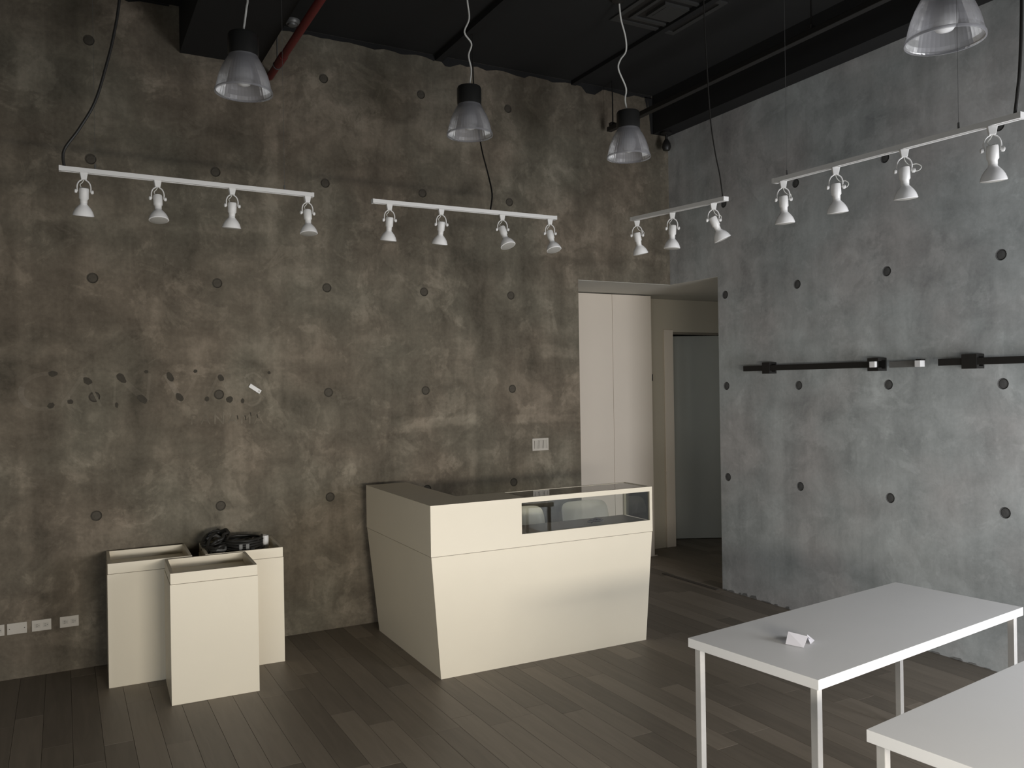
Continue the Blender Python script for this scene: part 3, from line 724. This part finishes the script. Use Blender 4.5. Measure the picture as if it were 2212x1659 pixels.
# ---------------------------------------------------------------- hanging rails on the right wall (u = distance from the corner)
def wall_rail(label, u0, u1, brackets):
    t = thing('wall_rail', label, 'rail', (XB, 0, 1.948), 0, 'black hanging rails on the right wall')
    bm = NB(); box(bm, -0.075, -0.055, -u1, -u0, -0.022, 0.022); obj('bar', bm, 'black_metal', t, bevel=0.002)
    for u, wd, open_ in brackets:
        bm = NB()
        box(bm, -0.054, 0.0, -u-wd, -u+wd, -0.046, -0.030); box(bm, -0.054, 0.0, -u-wd, -u+wd, 0.030, 0.046); box(bm, -0.012, 0.0, -u-wd, -u+wd, -0.030, 0.030)
        if not open_:
            box(bm, -0.080, -0.076, -u-wd, -u+wd, -0.046, 0.046); box(bm, -0.076, -0.054, -u-wd, -u+wd, 0.0225, 0.046); box(bm, -0.076, -0.054, -u-wd, -u+wd, -0.046, -0.0225)
        else:
            box(bm, -0.092, -0.054, -u-wd, -u+wd, 0.0225, 0.046); box(bm, -0.092, -0.054, -u-wd, -u+wd, -0.046, -0.0225)
        bk = obj('bracket', bm, 'black_metal', t)
        if open_:
            bm = NB(); box(bm, -0.100, -0.0755, -u-wd*.55, -u+wd*.5, -0.021, 0.021); obj('chrome_clamp', bm, 'bulb', bk, bevel=0.002)  # white colour stands in for the bright reflection on chrome
    return t
wall_rail('black hanging rail on the right wall, the one ending nearest the corner opening', 1.025, 2.33, [(1.285, .040, False), (2.310, .044, True)])
wall_rail('black hanging rail on the right wall running out of the photo at right', 2.795, 5.2, [(3.01, .050, False), (4.6, .050, False)])
t = thing('rail_stub', 'short grey steel stub with a shiny end between the two black wall rails', 'rail', (XB, 0, 1.944))
bm = NB(); box(bm, -0.062, -0.048, -2.64, -2.42, -0.022, 0.022); obj('flat_bar', bm, 'steel', t, bevel=0.002)
bm = NB(); box(bm, -0.0475, 0.0, -2.635, -2.60, -0.02, 0.02); obj('standoff', bm, 'black_metal', t)
bm = NB(); box(bm, -0.098, -0.050, -2.685, -2.641, -0.022, 0.022); obj('end_block', bm, 'white', t, bevel=0.003)  # coloured white as the window glare on the polished end
bm = NB(); box(bm, -0.096, -0.052, -2.690, -2.650, 0.0225, 0.030); obj('end_clip', bm, 'black_metal', t)

# ---------------------------------------------------------------- pendant lamps
def pendant(label, loc, cord):
    t = thing('pendant_lamp', label, 'pendant lamp', loc, 0, 'clear bell pendant lamps')
    prof = [(.160,.000),(.161,.008),(.153,.030),(.147,.060),(.136,.100),(.120,.140),(.102,.175),(.087,.200),(.080,.216)]
    bm = NB(); lathe(bm, prof, 96, 1, 0.004, cap0=False, cap1=False); obj('shade', bm, 'prism', t, smooth=False)
    bm = NB(); lathe(bm, [(.156,-.004),(.163,-.004),(.163,.008),(.156,.008)], 48, cap0=False, cap1=False); obj('shade_rim', bm, 'prism', t, smooth=True)
    bm = NB(); lathe(bm, [(.060,.205),(.084,.212),(.086,.225),(.086,.325),(.080,.338),(.02,.345)], 32); obj('housing', bm, 'cap_grey', t, smooth=True)
    bm = NB(); lathe(bm, [(.022,.206),(.024,.19),(.045,.15),(.056,.105),(.052,.07),(.034,.045),(.008,.036)], 24); obj('bulb', bm, 'frost', t, smooth=True)
    x, y, z = loc
    pts = [(0,0,.343)] + [(a, b, c - z) for a, b, c in cord]
    bm = NB(); tube(bm, smooth_path(pts, 6), 0.006, 8); obj('cord', bm, 'cable_white', t, smooth=True)
    bm = NB(); e = pts[-1]; lathe(bm, [(.05, CEIL-z), (.05, CEIL-z-.02), (.012, CEIL-z-.035)], 20, mat=Matrix.Translation((e[0], e[1], 0))); obj('ceiling_rose', bm, 'black_metal', t, smooth=True)
    return t
pendant('clear bell pendant lamp at left, hanging in front of the black beam', (0.763,-1.279,3.568), [(.012,0,3.99),(.02,-.01,4.06),(.028,0,4.12),(.0,0,4.2),(.005,0,4.223-.002)])
pendant('clear bell pendant lamp hanging above the left part of the counter', (2.363,-0.973,3.610), [(.008,0,3.985),(.016,-.007,4.074),(-.014,-.03,4.16),(-.005,-.06,4.232),(-.072,-.09,4.289),(-.054,-.13,4.372),(-.09,-.18,4.472),(-.12,-.25,4.548)])
pendant('clear bell pendant lamp hanging in front of the upper corner', (3.536,-1.251,3.521), [(-.012,0,3.885),(-.025,0,3.95),(-.023,-.01,4.031),(-.102,-.03,4.148),(-.10,-.05,4.21),(-.062,-.07,4.275),(-.094,-.11,4.357),(-.177,-.17,4.452),(-.25,-.25,4.548)])
pendant('clear bell pendant lamp at upper right, cut by the top of the photo', (3.226,-3.968,3.322), [(.01,0,3.75),(-.01,0,3.9),(.012,0,4.1),(-.01,0,4.3),(0,0,4.548)])

# ---------------------------------------------------------------- lighting tracks
def track(label, a, b, cable, wires, cr=0.007, group='suspended white lighting tracks'):
    a, b = Vector(a), Vector(b); d = b - a; L_ = d.length
    t = thing('lighting_track', label, 'track', a, 0, group)
    yaw = math.atan2(d.y, d.x); pit = -math.asin(d.z / L_)
    q = Matrix.Rotation(yaw, 4, 'Z') @ Matrix.Rotation(pit, 4, 'Y')
    bm = NB()
    for s in ((-.017, -.006, 0, .022), (.006, .017, 0, .022), (-.006, .006, .008, .022)): box(bm, 0, L_, s[0], s[1], s[2], s[3])
    bmesh.ops.transform(bm, matrix=q, verts=bm.verts); obj('rail', bm, 'white_metal', t)
    for u0, u1 in ((-.012, 0), (L_, L_+.012)):
        bm = NB(); box(bm, u0, u1, -.018, .018, -.001, .023); bmesh.ops.transform(bm, matrix=q, verts=bm.verts); obj('end_cap', bm, 'white_metal', t)
    bm = NB(); tube(bm, smooth_path([Vector(p) - a for p in cable], 6), cr, 8); obj('feed_cable', bm, 'cable_black', t, smooth=True)
    for f in wires:
        p = d * f + Vector((0, 0, .02)); bm = NB(); tube(bm, [p, (p.x, p.y, CEIL - a.z)], 0.0009, 5); tube(bm, [p, p + Vector((0,0,.03))], 0.004, 6); obj('suspension_wire', bm, 'wire', t)
    return t
track('white lighting track at left, hung from a curving black cable', (-0.177,-1.65,2.925), (1.047,-1.65,2.911),
      [(-.165,-1.65,2.945),(-.165,-1.65,3.026),(-.10,-1.65,3.136),(-.026,-1.65,3.284),(.028,-1.65,3.477),(.061,-1.65,3.622),(.091,-1.65,3.813),(.11,-1.65,4.1),(.115,-1.65,CEIL)], (0.12, 0.88))
track('white lighting track hung in front of the back wall above the counter', (1.413,-1.65,2.910), (2.633,-1.65,2.912),
      [(2.168,-1.65,2.93),(2.26,-1.5,3.073),(2.338,-1.3,3.246),(2.54,-.80,3.585),(2.555,-.70,3.854),(2.57,-.62,4.158),(2.58,-.60,CEIL-.046)], (), 0.0052)
track('shorter white lighting track near the corner, carrying three spotlights', (3.0,-2.007,2.870), (3.0,-2.828,2.830),
      [(3.0,-2.815,2.85),(3.0,-2.795,2.975),(3.0,-2.761,3.11),(3.0,-2.728,3.299),(3.0,-2.705,3.615),(3.0,-2.687,3.985),(3.0,-2.68,CEIL)], (), 0.0035)
track('white lighting track at right, in front of the right-hand wall', (3.0,-3.199,2.846), (3.0,-4.415,2.820),
      [(3.0,-4.396,2.84),(3.0,-4.407,2.922),(3.0,-4.418,3.023),(3.0,-4.428,3.263),(3.0,-4.43,3.7),(3.0,-4.43,CEIL)], (0.06, 0.80), 0.0060)

def spot(label, loc, yaw, tilt, lean, loop, group):
    """yaw turns the yoke; tilt swings the lamp away (+) / towards the room (-), lean swings it sideways"""
    t = thing('track_spotlight', label, 'spotlight', loc, yaw, group)
    bm = NB(); hexa(bm, [(-.012,-.010,-.034),(.012,-.010,-.034),(.012,.010,-.034),(-.012,.010,-.034)], [(-.018,-.014,-.0005),(.018,-.014,-.0005),(.018,.014,-.0005),(-.018,.014,-.0005)]); obj('adapter', bm, 'white_metal', t, bevel=0.002)
    pv = Vector((0, 0, -.092))
    bm = NB()
    for s in (-1, 1): tube(bm, smooth_path([(s*.006,0,-.033),(s*.022,0,-.045),(s*.030,0,-.066),(s*.029,0,-.094)], 5), 0.0032, 7)
    obj('yoke', bm, 'white_metal', t, smooth=True)
    R = Matrix.Translation(pv) @ Matrix.Rotation(lean, 4, 'Y') @ Matrix.Rotation(tilt, 4, 'X')
    bm = NB(); lathe(bm, [(.010,.020),(.020,.017),(.022,.010),(.022,-.034),(.017,-.040),(.0165,-.056)], 20, mat=R); obj('socket', bm, 'white_metal', t, smooth=True)
    for s in (-1, 1):
        bm = NB(); lathe(bm, [(.008,0),(.010,.003),(.010,.010),(.006,.013)], 12, mat=Matrix.Translation(pv + Vector((s*.030,0,0))) @ Matrix.Rotation(s*PI/2, 4, 'Y')); obj('knob', bm, 'white_metal', t, smooth=True)
    bm = NB(); lathe(bm, [(.0160,-.0565),(.0165,-.062),(.024,-.070),(.034,-.082),(.042,-.096),(.0475,-.112),(.0485,-.117),(.046,-.119)], 28, mat=R); bl = obj('bulb', bm, 'bulb', t, smooth=True)
    bm = NB(); lathe(bm, [(.044,-.1192),(.040,-.1205),(.022,-.123),(.005,-.1238)], 28, mat=R); obj('lens', bm, 'lens', bl, smooth=True)
    bm = NB()
    if loop > 0: pth = [(0,.004,-.034),(.006,.004,-.052),(.022,.006,-.066),(.022+loop*.6,.004,-.064),(.022+loop,.002,-.078),(.022+loop*.75,0,-.094),(.034,.002,-.094),(.014,.004,-.086),(.004,.004,-.078)]
    else: pth = [(0,.004,-.034),(-.006,.004,-.046),(-.016,.004,-.058),(-.012,.004,-.070),(-.002,.004,-.078)]
    tube(bm, smooth_path(pth, 5), 0.0022, 6); obj('cable', bm, 'cable_white', t, smooth=True)
    return t
gl = 'white spotlights on the left track'; gm = 'white spotlights on the track above the counter'; gc = 'white spotlights on the corner track'; gr = 'white spotlights on the right track'
specs = [
 ('white spotlight nearest the curving black cable on the left track', (-.081,-1.65,2.925), .05, .22, .02, 0, gl),
 ('white spotlight second from the left on the left track, showing its lens', (.255,-1.65,2.921), .05, -.22, .0, 0, gl),
 ('white spotlight third from the left on the left track', (.622,-1.65,2.917), .05, .12, .02, 0, gl),
 ('white spotlight at the right-hand end of the left track', (1.025,-1.65,2.912), .05, -.15, .0, 0, gl),
 ('white spotlight at the left end of the track above the counter', (1.506,-1.65,2.911), -.15, .18, .05, 0, gm),
 ('white spotlight second from the left on the track above the counter', (1.835,-1.65,2.911), -.15, .20, .06, 0, gm),
 ('white spotlight beside the black cable on the track above the counter, turned sideways', (2.252,-1.65,2.912), -.35, -.32, -.26, 0, gm),
 ('white spotlight at the right end of the track above the counter, lens showing', (2.600,-1.65,2.912), -.35, -.30, -.16, 0, gm),
 ('white spotlight at the left end of the short corner track', (3.0,-2.045,2.864), -.7, .18, -.16, .02, gc),
 ('white spotlight in the middle of the short corner track', (3.0,-2.387,2.849), -.6, .02, .04, -.001, gc),
 ('white spotlight at the right end of the corner track, swung sideways', (3.0,-2.74,2.834), -.6, .05, -.42, .02, gc),
 ('white spotlight at the far left end of the right-hand track', (3.0,-3.247,2.845), -.7, .10, -.06, .016, gr),
 ('white spotlight second from the left on the right-hand track', (3.0,-3.567,2.838), -.7, .16, -.08, .034, gr),
 ('white spotlight third along the right-hand track, with a looping white cable', (3.0,-3.925,2.830), -.75, .12, -.06, .045, gr),
 ('brightest white spotlight, at the right end of the right-hand track', (3.0,-4.308,2.822), -.85, .16, -.05, 0, gr)]
for s in specs: spot(*s)

# ---------------------------------------------------------------- what the pieces of the setting are
for name, label, cat in (
    ('wall_back', 'brown-grey bare concrete wall with form-tie holes behind the counter and pedestals', 'wall'),
    ('wall_right', 'grey bare concrete wall at right carrying the black hanging rails', 'wall'),
    ('wall_left', 'concrete wall on the left, outside the picture', 'wall'),
    ('wall_front', 'shop-front wall with window openings opposite the counter', 'wall'),
    ('wall_alcove', 'ivory painted wall of the alcove around the grey door', 'wall'),
    ('wall_alcove_side', 'far side wall of the alcove hidden by the right-hand wall', 'wall'),
    ('wall_alcove_front', 'alcove wall hidden behind the right-hand concrete wall', 'wall'),
    ('wall_alcove_end', 'alcove end wall hidden behind the tall cabinet', 'wall'),
    ('wall_rear', 'wall of the dark room behind the grey door', 'wall'),
    ('ceiling', 'high black painted ceiling with beams and dark panels', 'ceiling'),
    ('ceiling_alcove', 'pale low soffit over the corner opening', 'ceiling'),
    ('floor', 'dark grey-brown wooden plank floor', 'floor'),
    ('trim_1', 'cream upright door trim beside the grey door', 'trim'),
    ('shadow_strip', 'strip coloured as the shadow gap above the grey door', 'trim'),
    ('trim_3', 'dark threshold strip in the floor at the corner opening', 'trim')):
    o = bpy.data.objects[name]; o['label'] = label; o['category'] = cat
